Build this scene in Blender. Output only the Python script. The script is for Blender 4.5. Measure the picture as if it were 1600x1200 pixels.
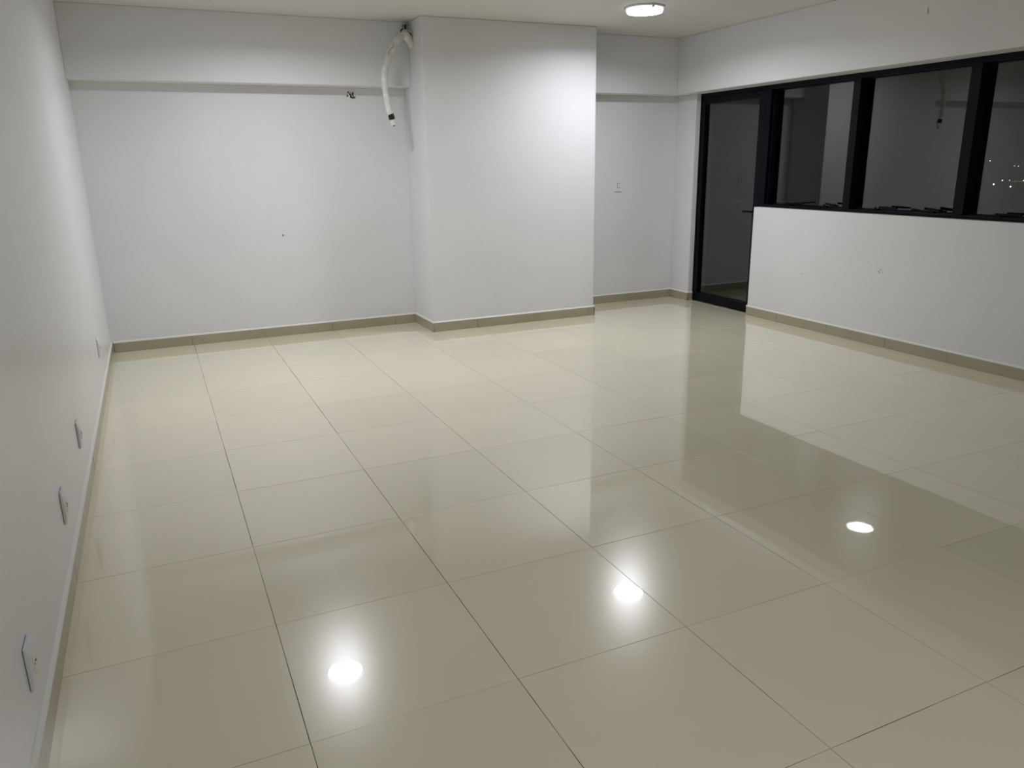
import bpy, bmesh, math, random
from mathutils import Vector, Matrix

for o in list(bpy.data.objects):
    bpy.data.objects.remove(o, do_unlink=True)
S = bpy.context.scene
COL = S.collection
rnd = random.Random(7)

# ------------------------------------------------------------------ camera
cam_d = bpy.data.cameras.new('camera')
cam = bpy.data.objects.new('camera', cam_d)
COL.objects.link(cam)
R_ = Vector((0.9081721876905196, -0.4182738814239506, -0.016438905801742662))
U_ = Vector((0.1294956620114208, 0.24338724875939954, 0.9612458169800033))
F_ = Vector((0.3980629988150614, 0.8751054835046305, -0.27520218333888163))
m = Matrix.Identity(4)
for i in range(3):
    m[i][0] = R_[i]; m[i][1] = U_[i]; m[i][2] = -F_[i]
m[0][3], m[1][3], m[2][3] = -0.2034, -2.3583, 1.4508
cam.matrix_world = m
cam_d.sensor_fit = 'HORIZONTAL'
cam_d.sensor_width = 36.0
cam_d.lens = 1206.03 / 1600 * 36.0
cam_d.clip_end = 8000
S.camera = cam

# ------------------------------------------------------------------ world (night) and exposure
w = bpy.data.worlds.new('night_sky'); S.world = w
w.use_nodes = True
w.node_tree.nodes['Background'].inputs[0].default_value = (0.0002, 0.0002, 0.0003, 1)
w.node_tree.nodes['Background'].inputs[1].default_value = 1.0
S.view_settings.view_transform = 'Standard'
S.view_settings.look = 'None'
S.view_settings.gamma = 1
S.view_settings.use_curve_mapping = False
S.view_settings.exposure = 1.57
LAMP_STRENGTH = 6.0        # radiance of the milky face
LAMP_WATT = 7.4            # the light under it
GLOW = (0.95, 0.950, 1.03, 1)

# ------------------------------------------------------------------ measures (metres)
XL, YB, XR = -0.628, 4.649, 4.934      # wall faces
H = 2.61                                # ceiling
YP, XP1, XP2 = 4.131, 1.990, 3.641     # pillar
YW, XW = 4.469, 4.787                  # beam faces
ZWL, ZW = 2.098, 2.086                 # beam undersides
YS, YH, ZH = 4.344, 3.410, 1.019       # stub end, half wall end, half wall top
YF = -3.6                               # wall behind the camera
YWIN = -0.57                            # last window ends
XO = 5.16                               # outer face of right wall
XF0, XF1, XG = 4.990, 5.100, 5.070     # window frame front, back, glass
BT, BH = 0.010, 0.081                  # baseboard thickness, height
LY = 3.215
LAMPS = [(0.78, LY), (3.53, LY)]

# ------------------------------------------------------------------ materials
def mat(name, base, rough=0.5, **k):
    mt = bpy.data.materials.new(name); mt.use_nodes = True
    p = mt.node_tree.nodes['Principled BSDF']
    p.inputs['Base Color'].default_value = (*base, 1)
    p.inputs['Roughness'].default_value = rough
    for a, b in k.items():
        p.inputs[a].default_value = b
    return mt

def N(mt, t, **k):
    n = mt.node_tree.nodes.new(t)
    for a, b in k.items():
        setattr(n, a, b)
    return n

def vary(mt, c1, c2, scale, lo=0.35, hi=0.65, detail=3, coord='Object'):
    """mottled base colour between c1 and c2; returns the colour ramp"""
    nt = mt.node_tree; p = nt.nodes['Principled BSDF']
    tc = N(mt, 'ShaderNodeTexCoord'); ns = N(mt, 'ShaderNodeTexNoise')
    ns.inputs['Scale'].default_value = scale; ns.inputs['Detail'].default_value = detail
    nt.links.new(tc.outputs[coord], ns.inputs['Vector'])
    cr = N(mt, 'ShaderNodeValToRGB')
    cr.color_ramp.elements[0].position = lo; cr.color_ramp.elements[0].color = (*c1, 1)
    cr.color_ramp.elements[1].position = hi; cr.color_ramp.elements[1].color = (*c2, 1)
    nt.links.new(ns.outputs['Fac'], cr.inputs['Fac'])
    nt.links.new(cr.outputs['Color'], p.inputs['Base Color'])
    return cr

def bump(mt, scale, strength, dist, detail=4):
    nt = mt.node_tree; p = nt.nodes['Principled BSDF']
    tc = N(mt, 'ShaderNodeTexCoord'); ns = N(mt, 'ShaderNodeTexNoise')
    ns.inputs['Scale'].default_value = scale; ns.inputs['Detail'].default_value = detail
    b = N(mt, 'ShaderNodeBump')
    b.inputs['Strength'].default_value = strength; b.inputs['Distance'].default_value = dist
    nt.links.new(tc.outputs['Object'], ns.inputs['Vector'])
    nt.links.new(ns.outputs['Fac'], b.inputs['Height'])
    nt.links.new(b.outputs['Normal'], p.inputs['Normal'])

M_wall = mat('white_wall_paint', (0.72, 0.72, 0.72), 0.55)
vary(M_wall, (0.77, 0.773, 0.785), (0.80, 0.80, 0.81), 1.2)
bump(M_wall, 55, 0.35, 0.0035, 5)
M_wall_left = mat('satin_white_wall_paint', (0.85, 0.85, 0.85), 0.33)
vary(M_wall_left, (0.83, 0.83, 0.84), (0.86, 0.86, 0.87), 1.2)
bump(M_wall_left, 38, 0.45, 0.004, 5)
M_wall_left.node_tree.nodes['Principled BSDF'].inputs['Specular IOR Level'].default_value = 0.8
M_ceil = mat('ceiling_paint', (0.62, 0.61, 0.59), 0.7)
vary(M_ceil, (0.66, 0.655, 0.64), (0.69, 0.685, 0.67), 1.0)
bump(M_ceil, 40, 0.15, 0.002)

M_tile = mat('polished_porcelain', (0.60, 0.575, 0.46), 0.28)
nt = M_tile.node_tree; P = nt.nodes['Principled BSDF']
P.inputs['Coat Weight'].default_value = 1.0
P.inputs['Coat Roughness'].default_value = 0.012
P.inputs['Coat IOR'].default_value = 1.6
P.inputs['Specular IOR Level'].default_value = 0.4
tc = N(M_tile, 'ShaderNodeTexCoord'); geo = N(M_tile, 'ShaderNodeNewGeometry'); oi = N(M_tile, 'ShaderNodeObjectInfo')
ns = N(M_tile, 'ShaderNodeTexNoise'); ns.inputs['Scale'].default_value = 1.7; ns.inputs['Detail'].default_value = 5
nt.links.new(geo.outputs['Position'], ns.inputs['Vector'])
cr = N(M_tile, 'ShaderNodeValToRGB')
cr.color_ramp.elements[0].position = 0.3; cr.color_ramp.elements[0].color = (0.87, 0.825, 0.605, 1)
cr.color_ramp.elements[1].position = 0.7; cr.color_ramp.elements[1].color = (0.885, 0.84, 0.62, 1)
nt.links.new(ns.outputs['Fac'], cr.inputs['Fac'])
hv = N(M_tile, 'ShaderNodeHueSaturation')
mr = N(M_tile, 'ShaderNodeMapRange'); mr.inputs['To Min'].default_value = 0.965; mr.inputs['To Max'].default_value = 1.03
nt.links.new(oi.outputs['Random'], mr.inputs['Value']); nt.links.new(mr.outputs['Result'], hv.inputs['Value'])
nt.links.new(cr.outputs['Color'], hv.inputs['Color']); nt.links.new(hv.outputs['Color'], P.inputs['Base Color'])
# dusty smears: the gloss is broken a little in patches
n2 = N(M_tile, 'ShaderNodeTexNoise'); n2.inputs['Scale'].default_value = 2.0; n2.inputs['Detail'].default_value = 3
n2.inputs['Roughness'].default_value = 0.6
nt.links.new(geo.outputs['Position'], n2.inputs['Vector'])
m2 = N(M_tile, 'ShaderNodeMapRange'); m2.inputs['From Min'].default_value = 0.35; m2.inputs['From Max'].default_value = 0.75
m2.inputs['To Min'].default_value = 0.19; m2.inputs['To Max'].default_value = 0.22
nt.links.new(n2.outputs['Fac'], m2.inputs['Value']); nt.links.new(m2.outputs['Result'], P.inputs['Roughness'])

M_base = mat('baseboard_porcelain', (0.43, 0.40, 0.29), 0.3)
M_base.node_tree.nodes['Principled BSDF'].inputs['Coat Weight'].default_value = 0.4
M_base.node_tree.nodes['Principled BSDF'].inputs['Coat Roughness'].default_value = 0.06
vary(M_base, (0.37, 0.34, 0.235), (0.405, 0.37, 0.26), 3)
M_grout = mat('dark_grout', (0.07, 0.06, 0.045), 0.9)
c = vary(M_grout, (0.05, 0.043, 0.034), (0.42, 0.40, 0.32), 3.2, 0.47, 0.60, 6)
M_caulk = mat('white_caulk', (0.80, 0.80, 0.74), 0.5)
M_frame = mat('navy_black_aluminium', (0.003, 0.003, 0.007), 0.35)
M_frame.node_tree.nodes['Principled BSDF'].inputs['Specular IOR Level'].default_value = 0.12
M_latch = mat('black_hardware', (0.003, 0.003, 0.004), 0.45)
M_latch.node_tree.nodes['Principled BSDF'].inputs['Specular IOR Level'].default_value = 0.1
M_plastic = mat('white_plastic', (0.80, 0.80, 0.83), 0.32)
M_slot = mat('grey_socket_recess', (0.16, 0.16, 0.17), 0.5)
M_foam = mat('white_pipe_wrap', (0.78, 0.78, 0.75), 0.5)
vary(M_foam, (0.66, 0.66, 0.63), (0.82, 0.82, 0.79), 22)
bump(M_foam, 45, 0.6, 0.004)
M_foam2 = mat('yellowed_pipe_wrap', (0.72, 0.71, 0.62), 0.5)
M_tape = mat('black_tape', (0.006, 0.006, 0.007), 0.35)
M_wire = mat('dark_cable', (0.02, 0.02, 0.02), 0.45)
M_wire2 = mat('grey_cable', (0.45, 0.45, 0.44), 0.45)
M_hole = mat('hole_dark', (0.02, 0.019, 0.017), 0.95)
M_plaster = mat('raw_plaster', (0.78, 0.78, 0.76), 0.8)
bump(M_plaster, 90, 0.8, 0.006)
M_scuff = mat('scuff_grey', (0.52, 0.52, 0.51), 0.8)
M_chrome = mat('clear_lamp_rim', (0.75, 0.75, 0.80), 0.15)
M_conc = mat('balcony_concrete', (0.09, 0.088, 0.085), 0.8)
M_land = mat('dark_land', (0.01, 0.01, 0.011), 1.0)

def glass_mat():
    mt = bpy.data.materials.new('tinted_window_glass'); mt.use_nodes = True
    nt = mt.node_tree; nt.nodes.clear()
    out = nt.nodes.new('ShaderNodeOutputMaterial'); mix = nt.nodes.new('ShaderNodeMixShader')
    tr = nt.nodes.new('ShaderNodeBsdfTransparent'); gl = nt.nodes.new('ShaderNodeBsdfGlossy')
    tr.inputs['Color'].default_value = (0.45, 0.47, 0.46, 1)
    gl.inputs['Color'].default_value = (0.95, 1.0, 0.95, 1)
    gl.inputs['Roughness'].default_value = 0.0
    g = nt.nodes.new('ShaderNodeNewGeometry'); dt = nt.nodes.new('ShaderNodeVectorMath'); dt.operation = 'DOT_PRODUCT'
    ab = nt.nodes.new('ShaderNodeMath'); ab.operation = 'ABSOLUTE'
    sb = nt.nodes.new('ShaderNodeMath'); sb.operation = 'SUBTRACT'; sb.inputs[0].default_value = 1.0
    pw = nt.nodes.new('ShaderNodeMath'); pw.operation = 'POWER'; pw.inputs[1].default_value = 4.3
    ml = nt.nodes.new('ShaderNodeMath'); ml.operation = 'MULTIPLY_ADD'
    ml.inputs[1].default_value = 0.91; ml.inputs[2].default_value = 0.09
    L = nt.links.new
    L(g.outputs['Normal'], dt.inputs[0]); L(g.outputs['Incoming'], dt.inputs[1])
    L(dt.outputs['Value'], ab.inputs[0]); L(ab.outputs[0], sb.inputs[1]); L(sb.outputs[0], pw.inputs[0])
    L(pw.outputs[0], ml.inputs[0]); L(ml.outputs[0], mix.inputs[0])
    L(tr.outputs[0], mix.inputs[1]); L(gl.outputs[0], mix.inputs[2]); L(mix.outputs[0], out.inputs['Surface'])
    return mt
M_glass = glass_mat()

def emit(name, col, st):
    mt = bpy.data.materials.new(name); mt.use_nodes = True
    nt = mt.node_tree; nt.nodes.clear()
    out = nt.nodes.new('ShaderNodeOutputMaterial'); e = nt.nodes.new('ShaderNodeEmission')
    e.inputs['Color'].default_value = col; e.inputs['Strength'].default_value = st
    nt.links.new(e.outputs[0], out.inputs['Surface'])
    return mt
M_glow = emit('lamp_diffuser_light', GLOW, LAMP_STRENGTH)
M_side = emit('lamp_side_light', GLOW, 0.55)
M_city = emit('white_street_light', (1.0, 0.93, 0.80, 1), 3.2)
M_city2 = emit('orange_street_light', (1.0, 0.62, 0.30, 1), 1.2)
M_city3 = emit('bright_street_light', (1.0, 0.98, 0.93, 1), 8)

# ------------------------------------------------------------------ mesh helpers
def box(bm, x0, x1, y0, y1, z0, z1):
    v = [bm.verts.new((x, y, z)) for x in (x0, x1) for y in (y0, y1) for z in (z0, z1)]
    for f in ((0, 1, 3, 2), (4, 6, 7, 5), (0, 4, 5, 1), (2, 3, 7, 6), (0, 2, 6, 4), (1, 5, 7, 3)):
        bm.faces.new([v[i] for i in f])

def cyl(bm, c, axis, r0, r1, h, n=24, cap=True):
    """tapered cylinder from c along axis"""
    a = Vector(axis).normalized()
    t = Vector((0, 0, 1)) if abs(a.z) < 0.9 else Vector((1, 0, 0))
    u = a.cross(t).normalized(); v = a.cross(u)
    rings = []
    for k, r in ((0, r0), (h, r1)):
        rings.append([bm.verts.new(Vector(c) + a * k + (u * math.cos(2 * math.pi * i / n) + v * math.sin(2 * math.pi * i / n)) * r) for i in range(n)])
    for i in range(n):
        bm.faces.new((rings[0][i], rings[0][(i + 1) % n], rings[1][(i + 1) % n], rings[1][i]))
    if cap:
        bm.faces.new(rings[0][::-1]); bm.faces.new(rings[1])

def lathe(bm, cx, cy, prof, n=48):
    """prof: list of (r, z)"""
    rings = []
    for r, z in prof:
        if r < 1e-6:
            rings.append([bm.verts.new((cx, cy, z))])
        else:
            rings.append([bm.verts.new((cx + r * math.cos(2 * math.pi * i / n), cy + r * math.sin(2 * math.pi * i / n), z)) for i in range(n)])
    for a, b in zip(rings, rings[1:]):
        for i in range(n):
            j = (i + 1) % n
            if len(a) == 1: bm.faces.new((a[0], b[j], b[i]))
            elif len(b) == 1: bm.faces.new((a[i], a[j], b[0]))
            else: bm.faces.new((a[i], a[j], b[j], b[i]))

def smooth_path(pts, k=6):
    out = []
    P_ = [Vector(p) for p in pts]
    for i in range(len(P_) - 1):
        p0 = P_[max(0, i - 1)]; p1 = P_[i]; p2 = P_[i + 1]; p3 = P_[min(len(P_) - 1, i + 2)]
        for j in range(k):
            t = j / k
            out.append(0.5 * ((2 * p1) + (p2 - p0) * t + (2 * p0 - 5 * p1 + 4 * p2 - p3) * t * t + (3 * p1 - p0 - 3 * p2 + p3) * t ** 3))
    out.append(P_[-1])
    return out

def tube(bm, pts, rad, n=12, k=6, wob=0.0):
    path = smooth_path(pts, k)
    rings = []; prev = None
    for i, p in enumerate(path):
        d = (path[min(i + 1, len(path) - 1)] - path[max(i - 1, 0)]).normalized()
        if prev is None:
            t = Vector((0, 1, 0)) if abs(d.y) < 0.9 else Vector((1, 0, 0))
            u = d.cross(t).normalized()
        else:
            u = (prev - d * prev.dot(d)).normalized()
        prev = u; v = d.cross(u)
        r = rad(i / (len(path) - 1)) if callable(rad) else rad
        rings.append([bm.verts.new(p + (u * math.cos(2 * math.pi * a / n) + v * math.sin(2 * math.pi * a / n)) * (r * (1 + wob * rnd.uniform(-1, 1)))) for a in range(n)])
    for a, b in zip(rings, rings[1:]):
        for i in range(n):
            bm.faces.new((a[i], a[(i + 1) % n], b[(i + 1) % n], b[i]))
    bm.faces.new(rings[0][::-1]); bm.faces.new(rings[-1])

def obj(name, bm, mt, parent=None, bevel=0.0, smooth=False, seg=2):
    bmesh.ops.recalc_face_normals(bm, faces=bm.faces)
    me = bpy.data.meshes.new(name); bm.to_mesh(me); bm.free()
    me.materials.append(mt)
    if smooth:
        for p in me.polygons: p.use_smooth = True
    o = bpy.data.objects.new(name, me); COL.objects.link(o)
    if parent: 
        o.parent = parent
        o.matrix_parent_inverse = Matrix.Translation(-parent_loc(parent))
    if bevel:
        b = o.modifiers.new('bevel', 'BEVEL'); b.width = bevel; b.segments = seg; b.limit_method = 'ANGLE'
    return o

def parent_loc(p):
    v = Vector((0, 0, 0))
    if p and p.type == 'MESH': return v      # mesh parts carry world coordinates
    while p:
        v += p.location; p = p.parent
    return v

def empty(name, loc, label=None, cat=None, group=None, kind=None, parent=None):
    o = bpy.data.objects.new(name, None); COL.objects.link(o)
    o.empty_display_size = 0.1
    if parent:
        o.parent = parent; o.location = Vector(loc) - parent_loc(parent)
    else:
        o.location = loc
    tag(o, label, cat, group, kind)
    return o

def tag(o, label=None, cat=None, group=None, kind=None):
    if label: o['label'] = label
    if cat: o['category'] = cat
    if group: o['group'] = group
    if kind: o['kind'] = kind
    return o

def struct(name, boxes, mt, label=None, bevel=0.0, parent=None):
    bm = bmesh.new()
    for b in boxes: box(bm, *b)
    o = obj(name, bm, mt, parent, bevel)
    if not parent: tag(o, label, None, None, 'structure')
    return o

# ------------------------------------------------------------------ room shell
struct('wall_left', [(XL - 0.2, XL, YF - 0.2, YB + 0.2, -0.1, H)], M_wall_left, 'long plain white plaster wall on the left')
struct('wall_back', [(XL, XO, YB, YB + 0.2, -0.1, H)], M_wall, 'far white wall behind the pillar')
struct('wall_front', [(XL, XO, YF - 0.2, YF, -0.1, H)], M_wall, 'white wall behind the viewer')
struct('pillar', [(XP1, XP2, YP, YB, -0.02, H)], M_wall, 'wide white pillar standing out from the back wall', 0.006)
bl = struct('beam_left', [(XL, XP1, YW, YB, ZWL, H)], M_wall, 'white beam along the back wall left of the pillar', 0.004)
struct('beam_back', [(XP2, XW, YW, YB, ZW, H)], M_wall, 'white beam above the recess right of the pillar', 0.004)
struct('beam_right', [(XW, XO, YF, YB, ZW, H)], M_wall, 'deep white beam above the door and windows', 0.004)
struct('wall_right', [(XR, XO, YS, YB, -0.1, ZW), (XR, XO, YWIN, YH, -0.1, ZH), (XR, XO, YF, YWIN, -0.1, ZW)],
       M_wall, 'white half wall under the black windows', 0.005)
struct('ceiling', [(XL - 0.2, XO, YF - 0.2, YB + 0.2, H, H + 0.2)], M_ceil, 'flat grey-white ceiling')

# floor: grout bed with single 60 x 60 tiles on it
T = 0.6; TH = 0.008
fl = struct('floor', [(XL, XO, YF, YB, -0.1, -0.0012)], M_grout, 'glossy cream tiled floor')
tile_cache = {}
def floor_tile(x0, x1, y0, y1):
    key = (round(x1 - x0, 3), round(y1 - y0, 3))
    if key not in tile_cache:
        bm = bmesh.new(); w_, d_ = (x1 - x0) / 2 - 0.0010, (y1 - y0) / 2 - 0.0008
        c = 0.0004
        top = [bm.verts.new((sx * (w_ - c), sy * (d_ - c), 0)) for sx, sy in ((-1, -1), (1, -1), (1, 1), (-1, 1))]
        mid = [bm.verts.new((sx * w_, sy * d_, -c)) for sx, sy in ((-1, -1), (1, -1), (1, 1), (-1, 1))]
        low = [bm.verts.new((sx * w_, sy * d_, -0.004)) for sx, sy in ((-1, -1), (1, -1), (1, 1), (-1, 1))]
        bm.faces.new(top)
        for a, b in ((top, mid), (mid, low)):
            for i in range(4):
                j = (i + 1) % 4; bm.faces.new((b[i], b[j], a[j], a[i]))
        bmesh.ops.recalc_face_normals(bm, faces=bm.faces)
        me = bpy.data.meshes.new('tile'); bm.to_mesh(me); bm.free(); me.materials.append(M_tile)
        tile_cache[key] = me
    o = bpy.data.objects.new('tile', tile_cache[key]); COL.objects.link(o)
    o.parent = fl
    o.location = ((x0 + x1) / 2 + rnd.uniform(-0.0003, 0.0003), (y0 + y1) / 2 + rnd.uniform(-0.0003, 0.0003), 0)
    # laid by hand: each tile tips by a few hundredths of a degree
    o.rotation_euler = (rnd.uniform(-1, 1) * 0.0007, rnd.uniform(-1, 1) * 0.0007, rnd.uniform(-1, 1) * 0.0005)
xs = [XL] + [T * k for k in range(0, 9)] + [XR]
ys = [YF] + [T * k for k in range(-5, 8)] + [YB]
for i in range(len(xs) - 1):
    for j in range(len(ys) - 1):
        x0, x1, y0, y1 = xs[i], xs[i + 1], ys[j], ys[j + 1]
        if y1 > YP and x0 < XP2 and x1 > XP1:       # cut round the pillar
            if x0 < XP1 - 0.02:
                floor_tile(x0, XP1, y0, y1)
                floor_tile(XP1, x1, y0, YP)
            elif x1 > XP2 + 0.02 and x0 < XP2 - 0.01:
                floor_tile(x0, XP2, y0, YP) if YP - y0 > 0.01 else None
                floor_tile(XP2, x1, y0, y1)
            elif YP - y0 > 0.01:
                floor_tile(x0, x1, y0, YP)
            continue
        floor_tile(x0, x1, y0, y1)
# strip of tile in the doorway
for k in range(2):
    floor_tile(XR + 0.001, XF0 + 0.004, YH + 0.002 + 0.466 * k, YH + 0.002 + 0.466 * (k + 1))

# ------------------------------------------------------------------ baseboards (single porcelain pieces + white caulk bead)
def baseboard(name, label, p0, p1, nrm, cuts):
    """run from p0 to p1 along a wall; nrm points into the room"""
    p0 = Vector((*p0, 0)); p1 = Vector((*p1, 0)); n = Vector((*nrm, 0))
    L_ = (p1 - p0).length; d = (p1 - p0).normalized()
    root = empty(name, p0, label, kind='structure')
    cs = [0.0] + [c for c in cuts if 0.02 < c < L_ - 0.02] + [L_]
    def prism(bm, a, b, q):
        va = [bm.verts.new(p0 + d * a + n * s + Vector((0, 0, z))) for s, z in q]
        vb = [bm.verts.new(p0 + d * b + n * s + Vector((0, 0, z))) for s, z in q]
        bm.faces.new(va); bm.faces.new(vb[::-1])
        for i in range(len(q)):
            j = (i + 1) % len(q); bm.faces.new((va[i], vb[i], vb[j], va[j]))
    for a, b in zip(cs, cs[1:]):
        bm = bmesh.new()
        t = BT + rnd.uniform(-0.0006, 0.0006)
        prism(bm, a + 0.0012, b - 0.0012, [(0.0002, 0.0006), (t, 0.0006), (t, BH - 0.001), (t - 0.001, BH), (0.0002, BH)])
        obj('tile', bm, M_base, root)
    bm = bmesh.new()
    prism(bm, 0, L_, [(0, 0.003), (BT - 0.003, 0.003), (BT - 0.003, BH - 0.002), (0, BH - 0.002)])
    obj('grout', bm, M_grout, root)
    bm = bmesh.new()
    prism(bm, -0.002 , L_ + 0.002, [(0, BH - 0.001), (BT + 0.0015, BH - 0.001), (BT + 0.001, BH + 0.004), (0.003, BH + 0.012), (0, BH + 0.014)])
    obj('caulk_bead', bm, M_caulk, root)
    return root
e = BT
baseboard('baseboard_left', 'beige tile baseboard along the left wall', (XL, YF), (XL, YB), (1, 0), [0.6 * k + (0.02 - YF) % 0.6 for k in range(0, 15)])
baseboard('baseboard_back', 'beige tile baseboard of the back wall left of the pillar', (XL + 0.02, YB), (XP1, YB), (0, -1), [-XL - 0.03, -XL + 0.57, -XL + 1.165, -XL + 1.76])
baseboard('baseboard_pillar_side', 'short beige baseboard on the left side of the pillar', (XP1, YP - e), (XP1, YB - e), (-1, 0), [])
baseboard('baseboard_pillar', 'beige tile baseboard on the pillar front', (XP1 - e, YP), (XP2 + e, YP), (0, -1), [2.42 - XP1, 3.0 - XP1, 3.585 - XP1])
baseboard('baseboard_pillar_recess', 'short beige baseboard on the right side of the pillar', (XP2, YP - e), (XP2, YB - e), (1, 0), [])
baseboard('baseboard_recess', 'beige tile baseboard in the recess right of the pillar', (XP2 + e, YB), (XR, YB), (0, -1), [4.2 - XP2, 4.78 - XP2])
baseboard('baseboard_stub', 'short beige baseboard beside the glass door', (XR, YB - e), (XR, YS - e), (-1, 0), [])
baseboard('baseboard_jamb', 'beige baseboard return in the door reveal', (XR - e, YS), (XF0, YS), (0, -1), [])
baseboard('baseboard_right', 'beige tile baseboard under the windows', (XR, YH + 0.004), (XR, YF), (-1, 0), [YH - 3.0, YH - 2.41, YH - 1.81, YH - 1.27] + [YH - 1.27 + 0.6 * k for k in range(1, 10)])

# ------------------------------------------------------------------ door
d1 = empty('door_1', (5.04, (YS + YH) / 2, 0), 'black aluminium glass door in the right wall', kind='structure')
d1['category'] = 'door'; del d1['category']
struct('door_frame', [(XF0, XF1, YS - 0.022, YS - 0.001, 0.0, ZW - 0.001), (XF0, XF1, 3.412, 3.432, 0.0, ZW - 0.001),
                      (XF0, XF1, 3.432, YS - 0.022, 2.052, ZW - 0.001)], M_frame, parent=d1, bevel=0.0015)
lf = struct('door_leaf', [(XF0 + 0.004, XF0 + 0.05, 4.276, YS - 0.025, 0.008, 2.049), (XF0 + 0.004, XF0 + 0.05, 3.435, 3.495, 0.008, 2.049),
                          (XF0 + 0.004, XF0 + 0.05, 3.495, 4.276, 0.008, 0.095), (XF0 + 0.004, XF0 + 0.05, 3.495, 4.276, 1.985, 2.049)],
            M_frame, parent=d1, bevel=0.0015)
struct('glass_pane', [(XF0 + 0.034, XF0 + 0.040, 3.493, 4.278, 0.093, 1.987)], M_glass, parent=d1)
bm = bmesh.new()
cyl(bm, (XF0 + 0.006, 3.462, 0.972), (-1, 0, 0), 0.022, 0.022, 0.008, 20)
cyl(bm, (XF0, 3.462, 0.972), (-1, 0, 0), 0.009, 0.009, 0.045, 12)
box(bm, XF0 - 0.052, XF0 - 0.038, 3.452, 3.575, 0.963, 0.981)
hd = obj('door_handle', bm, M_latch, d1, 0.002)

# ------------------------------------------------------------------ windows
def quad_prism(bm, x0, x1, pts):
    a = [bm.verts.new((x0, y, z)) for y, z in pts]; b = [bm.verts.new((x1, y, z)) for y, z in pts]
    bm.faces.new(a); bm.faces.new(b[::-1])
    for i in range(len(pts)):
        j = (i + 1) % len(pts); bm.faces.new((a[i], b[i], b[j], a[j]))

def latch(win, yb0, yb1, yl0, yl1, z0, z1, block=None):
    """sill latch: foot on the rail, pivot and flat lever"""
    root = empty('window_latch', ((XF0 + XG) / 2 - 0.03, (yb0 + yb1) / 2, 1.045), parent=win)
    bm = bmesh.new()
    box(bm, XF0 + 0.004, XF0 + 0.034, min(yb0, yb1), max(yb0, yb1), 1.0445, 1.060)
    cyl(bm, (XF0 + 0.018, (yb0 + yb1) / 2, 1.059), (0, 0, 1), 0.008, 0.007, 0.012, 12)
    obj('base', bm, M_latch, root, 0.0015)
    bm = bmesh.new()
    quad_prism(bm, XF0 - 0.004, XF0 + 0.016, [(yl0, z0 - 0.008), (yl1, z1 - 0.006), (yl1, z1 + 0.006), (yl0, z0 + 0.008)])
    if block:
        b0, b1, zb0, zb1 = block
        quad_prism(bm, XF0 - 0.002, XF0 + 0.020, [(b0, zb0 - 0.010), (b1, zb1 - 0.009), (b1, zb1 + 0.009), (b0, zb0 + 0.010)])
    obj('lever', bm, M_latch, root, 0.0015)

def window(k, ya, yb, name_label, m0, m1):
    """glass opening from yb (near) to ya (far); m0..m1 is the mullion at its near side"""
    wd = empty('window_%d' % k, (XG, (ya + yb) / 2, ZH), name_label, kind='structure')
    struct('window_frame', [(XF0, XF1, yb, ya, ZH + 0.0005, 1.045), (XF0, XF1, yb, ya, 2.045, ZW - 0.001)], M_frame, parent=wd, bevel=0.0015)
    struct('glazing_bead', [(XG - 0.022, XG - 0.004, yb, ya, 1.045, 1.053), (XG - 0.022, XG - 0.004, yb, ya, 2.037, 2.045)], M_frame, parent=wd)
    struct('mullion', [(XF0 - 0.001, XF1 + 0.001, m0, m1, ZH + 0.0005, ZW - 0.001)], M_frame, parent=wd, bevel=0.0015)
    struct('glass_pane', [(XG - 0.003, XG + 0.003, yb + 0.0005, ya - 0.0005, 1.046, 2.044)], M_glass, parent=wd)
    return wd
w1 = window(1, 3.345, 2.430, 'first black framed window beside the door', 2.360, 2.430)
struct('jamb', [(XF0, XF1, 3.345, 3.410, ZH + 0.0005, ZW - 0.001)], M_frame, parent=w1, bevel=0.0015)
struct('jamb_step', [(XF0 + 0.03, XF1 - 0.02, 3.325, 3.345, 1.0455, 2.0445)], M_frame, parent=w1, bevel=0.001)
w2 = window(2, 2.360, 1.440, 'middle black framed window above the half wall', 1.360, 1.440)
w3 = window(3, 1.360, 0.440, 'nearest black framed window with city lights beyond', 0.360, 0.440)
w4 = window(4, 0.360, YWIN + 0.06, 'black framed window closest to the rear wall', YWIN, YWIN + 0.06)
latch(w1, 3.10, 3.03, 3.06, 2.87, 1.060, 1.074)
latch(w1, 2.675, 2.60, 2.61, 2.50, 1.076, 1.070)
latch(w2, 2.145, 2.08, 2.065, 1.905, 1.070, 1.067)
latch(w2, 1.667, 1.588, 1.775, 1.64, 1.068, 1.058, (1.64, 1.545, 1.077, 1.068))
latch(w3, 1.155, 1.09, 1.12, 0.945, 1.062, 1.064)
latch(w3, 0.70, 0.62, 0.80, 0.66, 1.068, 1.058, (0.66, 0.565, 1.077, 1.068))
latch(w4, 0.15, 0.08, 0.11, -0.06, 1.062, 1.064)

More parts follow.
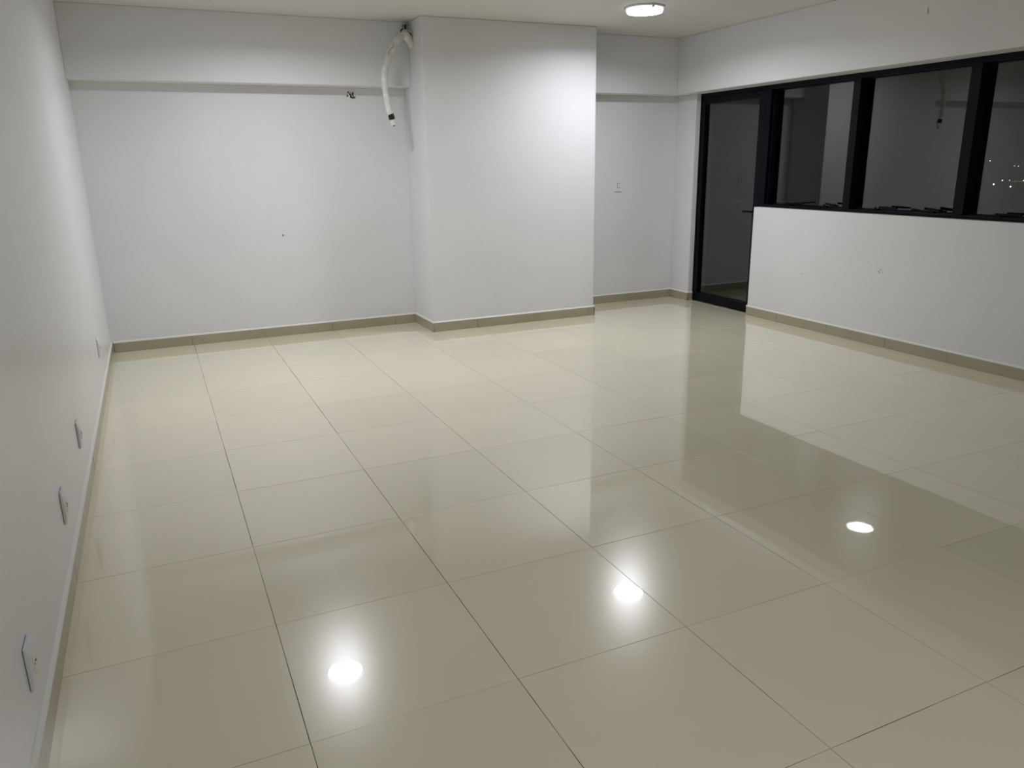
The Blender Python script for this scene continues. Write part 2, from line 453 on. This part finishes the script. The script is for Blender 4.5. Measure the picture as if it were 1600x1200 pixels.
# ------------------------------------------------------------------ outside: balcony, dark land, far street lights
struct('balcony', [(XO, 6.45, 0.0, 5.2, -0.25, -0.03), (6.30, 6.45, 3.2, 5.2, -0.03, 0.98), (XO, 6.45, 5.0, 5.2, -0.03, 0.98)], M_conc,
       'narrow concrete balcony with a low parapet outside the glass door')
bm = bmesh.new(); box(bm, 25, 6000, -4000, 6000, -32, -30)
tag(obj('ground', bm, M_land), 'dark night land far below the windows', None, None, 'structure')
CITY = [((3914.9, 2689.9), 2.2, M_city3, 'lone far street light highest behind the right window'),
        ((2106.8, 1376.9), 1.1, M_city, 'left one of two faint street lights under the highest far light'),
        ((2051.6, 1330.6), 1.1, M_city, 'right one of two faint street lights under the highest far light'),
        ((928.0, 617.0), 0.62, M_city3, 'small white street light just left of the orange row'),
        ((800.8, 540.9), 0.85, M_city3, 'brightest white street light, lowest left beyond the right window'),
        ((931.6, 610.8), 0.5, M_city, 'dim street light at the left end of the orange row'),
        ((748.6, 488.5), 0.66, M_city3, 'bright street light lying below the orange row'),
        ((901.3, 587.8), 0.40, M_city2, None), ((892.6, 579.1), 0.50, M_city2, None),
        ((913.8, 590.8), 0.40, M_city2, None), ((894.8, 575.4), 0.40, M_city2, None),
        ((906.1, 579.8), 0.40, M_city2, None), ((927.8, 591.7), 0.60, M_city, 'pale street light at the picture edge ending the orange row')]
for (x, y), r, mt, lab in CITY:
    r *= 0.82
    root = empty('street_light', (x, y, -30), lab or 'small orange street light in the dotted row across the dark land', 'street light',
                 None if lab else 'orange lights in the far dotted row')
    z = -28.0
    bm = bmesh.new(); lathe(bm, x, y, [(0.0, z - r), (r * 0.7, z - r * 0.72), (r, z), (r * 0.72, z + r * 0.7), (0.0, z + r)], 10)
    obj('lantern', bm, mt, root, smooth=True)
    bm = bmesh.new(); cyl(bm, (x, y, -30), (0, 0, 1), 0.14, 0.09, z - r + 30.02, 8)
    obj('pole', bm, M_land, root)

# ------------------------------------------------------------------ ceiling lamps
def ceiling_lamp(x, y, label, k=1.0):
    root = empty('ceiling_lamp', (x, y, H), label, 'lamp', 'round surface lamps on the ceiling')
    bm = bmesh.new(); lathe(bm, x, y, [(0.0, H - 0.0004), (0.152, H - 0.0004), (0.154, H - 0.003), (0.154, H - 0.012), (0.148, H - 0.015), (0.0, H - 0.015)])
    obj('base_ring', bm, M_chrome, root, smooth=False)
    bm = bmesh.new(); lathe(bm, x, y, [(0.138, H - 0.0145), (0.143, H - 0.020), (0.1435, H - 0.034), (0.140, H - 0.0415), (0.136, H - 0.044)], 64)
    df = obj('diffuser', bm, M_side, root, smooth=True)
    bm = bmesh.new(); lathe(bm, x, y, [(0.136, H - 0.0441), (0.10, H - 0.0462), (0.05, H - 0.0474), (0.0, H - 0.0478)], 64)
    obj('diffuser_face', bm, M_glow, df, smooth=True)
    ld = bpy.data.lights.new('lamp_light', 'AREA'); ld.shape = 'DISK'; ld.size = 0.268
    ld.energy = LAMP_WATT * k; ld.color = GLOW[:3]; ld.spread = math.radians(163)
    lo = bpy.data.objects.new('lamp_light', ld); COL.objects.link(lo)
    lo.parent = root; lo.location = (0, 0, -0.0495)
    for k in range(3):
        a = 2 * math.pi * k / 3 + 0.35
        c, s = math.cos(a), math.sin(a)
        bm = bmesh.new()
        box(bm, -0.006, 0.006, -0.009, 0.009, -0.024, -0.002)
        box(bm, -0.012, 0.0, -0.006, 0.006, -0.028, -0.023)
        bmesh.ops.transform(bm, matrix=Matrix.Translation((x + c * 0.158, y + s * 0.158, H)) @ Matrix.Rotation(a, 4, 'Z'), verts=bm.verts)
        obj('clip', bm, M_chrome, root, 0.001)
ceiling_lamp(*LAMPS[0], 'lit round ceiling lamp cut by the top edge, nearer the left wall')
ceiling_lamp(0.78, -2.95, 'unseen dim fill lamp added on the ceiling behind the viewer', 0.55)  # added fill lamp out of view, brightens the near floor and left wall
ceiling_lamp(*LAMPS[1], 'lit round white ceiling lamp to the upper right of the pillar')

# ------------------------------------------------------------------ sockets on the left wall, switch in the recess
def socket(y, z, label, first=False):
    root = empty('wall_socket', (XL, y, z), label, 'socket', 'power sockets low on the left wall')
    w_, h_ = 0.038, 0.061
    bm = bmesh.new()
    box(bm, XL + 0.0005, XL + 0.0042, y - w_ + 0.0015, y + w_ - 0.0015, z - h_ + 0.0015, z + h_ - 0.0015)
    obj('back_box', bm, M_slot, root)
    bm = bmesh.new()
    pts = [(-1, 0.006), (-0.82, 0.0135), (0.82, 0.0135), (1, 0.006)]
    # cover plate with softly curved face
    nx, nz = 7, 9
    grid = []
    for i in range(nx):
        row_ = []
        for j in range(nz):
            u = -1 + 2 * i / (nx - 1); v = -1 + 2 * j / (nz - 1)
            d = 0.0145 - 0.0035 * abs(u) ** 3 - 0.0045 * abs(v) ** 3
            row_.append(bm.verts.new((XL + d, y + u * w_, z + v * h_)))
        grid.append(row_)
    for i in range(nx - 1):
        for j in range(nz - 1):
            bm.faces.new((grid[i][j], grid[i + 1][j], grid[i + 1][j + 1], grid[i][j + 1]))
    back = {}
    rim = [grid[i][0] for i in range(nx)] + [grid[nx - 1][j] for j in range(1, nz)] + [grid[i][nz - 1] for i in range(nx - 2, -1, -1)] + [grid[0][j] for j in range(nz - 2, 0, -1)]
    low = [bm.verts.new((XL + 0.0016, v.co.y, v.co.z)) for v in rim]
    for i in range(len(rim)):
        j = (i + 1) % len(rim); bm.faces.new((rim[i], low[i], low[j], rim[j]))
    bm.faces.new(low)
    obj('cover_plate', bm, M_plastic, root, 0.0008)
    bm = bmesh.new()
    box(bm, XL + 0.0135, XL + 0.0162, y - 0.019, y + 0.019, z - 0.021, z + 0.021)
    md = obj('socket_module', bm, M_plastic, root, 0.0008)
    bm = bmesh.new()
    for dy, dz in ((-0.0095, 0), (0.0095, 0), (0, 0.004)):
        cyl(bm, (XL + 0.0158, y + dy, z + dz), (1, 0, 0), 0.0036, 0.0036, 0.0011, 10)
    obj('pin_hole', bm, M_slot, md)
socket(3.30, 0.325, 'white wall socket nearest the far left corner')
socket(1.472, 0.303, 'white wall socket second from the far corner')
socket(0.675, 0.280, 'white wall socket third from the far corner')
socket(-0.315, 0.258, 'white wall socket nearest the viewer, seen large at the bottom left')

sy, sx, sz = YB, 4.222, 1.209
root = empty('light_switch', (sx, sy, sz), 'white light switch on the recess wall between pillar and glass door', 'switch')
bm = bmesh.new(); box(bm, sx - 0.038, sx + 0.038, sy - 0.010, sy - 0.0005, sz - 0.060, sz + 0.060); obj('cover_plate', bm, M_plastic, root, 0.003)
bm = bmesh.new(); box(bm, sx - 0.014, sx + 0.014, sy - 0.0125, sy - 0.0095, sz - 0.026, sz + 0.026); fr = obj('rocker_frame', bm, M_slot, root, 0.001)
bm = bmesh.new(); box(bm, sx - 0.011, sx + 0.011, sy - 0.0145, sy - 0.0118, sz - 0.022, sz + 0.022); obj('rocker', bm, M_plastic, fr, 0.001)

# ------------------------------------------------------------------ wrapped air-conditioning pipe hanging from the corner
root = empty('refrigerant_pipe', (XP1, 4.37, 2.44), 'white wrapped air-conditioning pipe hanging out of the pillar corner under the ceiling', 'pipe')
pp = [(1.952, 4.37, 2.474), (1.905, 4.34, 2.502), (1.849, 4.31, 2.451), (1.784, 4.29, 2.368), (1.738, 4.28, 2.277), (1.707, 4.27, 2.176),
      (1.701, 4.26, 2.052), (1.717, 4.25, 1.911), (1.733, 4.25, 1.851)]
bm = bmesh.new(); tube(bm, pp, lambda t: 0.034 - 0.009 * min(1, t * 1.25), 14, 8, 0.05)
obj('wrapped_sleeve', bm, M_foam, root, smooth=True)
bm = bmesh.new(); tube(bm, [(1.996, 4.372, 2.405), (1.982, 4.372, 2.432), (1.965, 4.371, 2.460), (1.945, 4.368, 2.482)], 0.0345, 14, 6, 0.03)
obj('yellowed_root', bm, M_foam2, root, smooth=True)['label'] = 'yellowed end of the pipe entering the pillar'
bm = bmesh.new(); tube(bm, [(1.731, 4.25, 1.860), (1.738, 4.25, 1.838), (1.743, 4.25, 1.818)], 0.0262, 14, 3)
obj('black_tape', bm, M_tape, root, smooth=True)['label'] = 'black tape band round the pipe end'
bm = bmesh.new(); tube(bm, [(1.742, 4.25, 1.826), (1.747, 4.25, 1.805), (1.754, 4.25, 1.772)], lambda t: 0.020 + 0.003 * t, 12, 4, 0.10)
tip = obj('torn_tip', bm, M_foam2, root, smooth=False); tip['label'] = 'pale torn tip below the tape'
bm = bmesh.new()
cyl(bm, (1.7535, 4.247, 1.776), (0.2, -0.05, -1), 0.008, 0.008, 0.014, 12)
obj('copper_end', bm, M_slot, tip)
for k, (pts, r, mt) in enumerate([
    ([(1.975, 4.462, 2.575), (1.950, 4.43, 2.545), (1.935, 4.40, 2.535), (1.955, 4.385, 2.522), (1.985, 4.375, 2.498)], 0.007, M_wire),
    ([(1.960, 4.468, 2.590), (1.940, 4.43, 2.570), (1.925, 4.39, 2.540), (1.935, 4.37, 2.528)], 0.006, M_wire2),
    ([(1.985, 4.440, 2.590), (1.965, 4.42, 2.570), (1.972, 4.40, 2.548), (1.958, 4.39, 2.540)], 0.007, M_wire2),
    ([(1.895, 4.318, 2.532), (1.880, 4.305, 2.522), (1.872, 4.305, 2.505)], 0.006, M_wire),
    ([(1.80, 4.268, 2.392), (1.757, 4.262, 2.352), (1.738, 4.262, 2.300)], 0.0045, M_wire2)]):
    bm = bmesh.new(); tube(bm, pts, r, 8, 6)
    obj('cable', bm, mt, root, smooth=True)

def ragged(bm, c, ux, uy, n, r, depth, seed, cnt=14, jit=0.35):
    rr = random.Random(seed); c = Vector(c); ux = Vector(ux); uy = Vector(uy); nn = Vector(n)
    a = []; b = []
    for i in range(cnt):
        t = 2 * math.pi * i / cnt; q = r * (1 + rr.uniform(-jit, jit))
        p = c + ux * math.cos(t) * q + uy * math.sin(t) * q
        a.append(bm.verts.new(p)); b.append(bm.verts.new(p * 1.0 + (c - p) * 0.18 + nn * depth))
    bm.faces.new(a); bm.faces.new(b)
    for i in range(cnt):
        j = (i + 1) % cnt; bm.faces.new((a[i], a[j], b[j], b[i]))

bm = bmesh.new(); ragged(bm, (1.965, YW - 0.0003, 2.572), (1, 0, 0), (0, 0, 1.25), (0, -1, 0), 0.021, 0.003, 4)
o = obj('broken_hole', bm, M_hole, bl)

# chopped wall box left of the pipe, small dent and drips
root = empty('chopped_wall_hole', (1.504, YB, 2.034), 'small dark chopped hole in the back wall under the beam', 'hole')
bm = bmesh.new(); ragged(bm, (1.504, YB, 2.032), (1, 0, 0), (0, 0, 1), (0, -1, 0), 0.036, 0.004, 11, 18, 0.18); obj('plaster_patch', bm, M_plaster, root)
for cx_, cz_, r_, sd in ((1.500, 2.040, 0.014, 3), (1.513, 2.024, 0.018, 5), (1.522, 2.050, 0.010, 8), (1.475, 2.030, 0.009, 9), (1.536, 2.018, 0.009, 12), (1.482, 2.056, 0.008, 13)):
    bm = bmesh.new(); ragged(bm, (cx_, YB - 0.0038, cz_), (0.8, 0, 0.2), (-0.1, 0, 1.1), (0, -1, 0), r_, 0.0015, sd, 9, 0.4); obj('cavity', bm, M_hole, root)
bm = bmesh.new(); tube(bm, [(1.500, YB - 0.004, 2.052), (1.508, YB - 0.018, 2.036), (1.516, YB - 0.012, 2.020)], 0.004, 8, 4); obj('cable', bm, M_wire2, root, smooth=True)

root = empty('wall_plug', (0.824, YB, 0.879), 'tiny dark screw plug alone in the middle of the back wall', 'plug')
bm = bmesh.new(); ragged(bm, (0.824, YB, 0.879), (1, 0, 0), (0, 0, 0.8), (0, -1, 0), 0.017, 0.0015, 21, 12, 0.2); obj('filler', bm, M_plaster, root)
bm = bmesh.new(); cyl(bm, (0.827, YB - 0.001, 0.881), (0, -1, 0), 0.0075, 0.006, 0.004, 12); obj('plug', bm, M_slot, root)

bm = bmesh.new()
tube(bm, [(XW - 0.001, 1.676, 2.425), (XW - 0.002, 1.674, 2.405), (XW - 0.003, 1.671, 2.388), (XW - 0.001, 1.669, 2.382)], lambda t: 0.002 + 0.005 * t, 8, 4)
tag(obj('plaster_drip', bm, M_plaster, smooth=True), 'small white plaster drip high on the beam above the windows', 'plaster drip')

for nm, y, z, r_, sd, lab in (('scuff_mark', 1.936, 0.584, 0.016, 31, 'faint grey scuff on the half wall below the middle window'),
                              ('scuff_mark', 2.75, 0.47, 0.008, 32, 'tiny faint scuff low on the half wall near the door')):
    bm = bmesh.new()
    for k in range(3):
        ragged(bm, (XR - 0.0002, y + (k - 1) * r_ * 1.1, z + (k % 2) * r_), (0, 1, 0.3), (0, -0.2, 0.5), (-1, 0, 0), r_ * (0.55 + 0.15 * k), 0.0006, sd + k, 9, 0.4)
    tag(obj(nm, bm, M_scuff), lab, 'scuff')
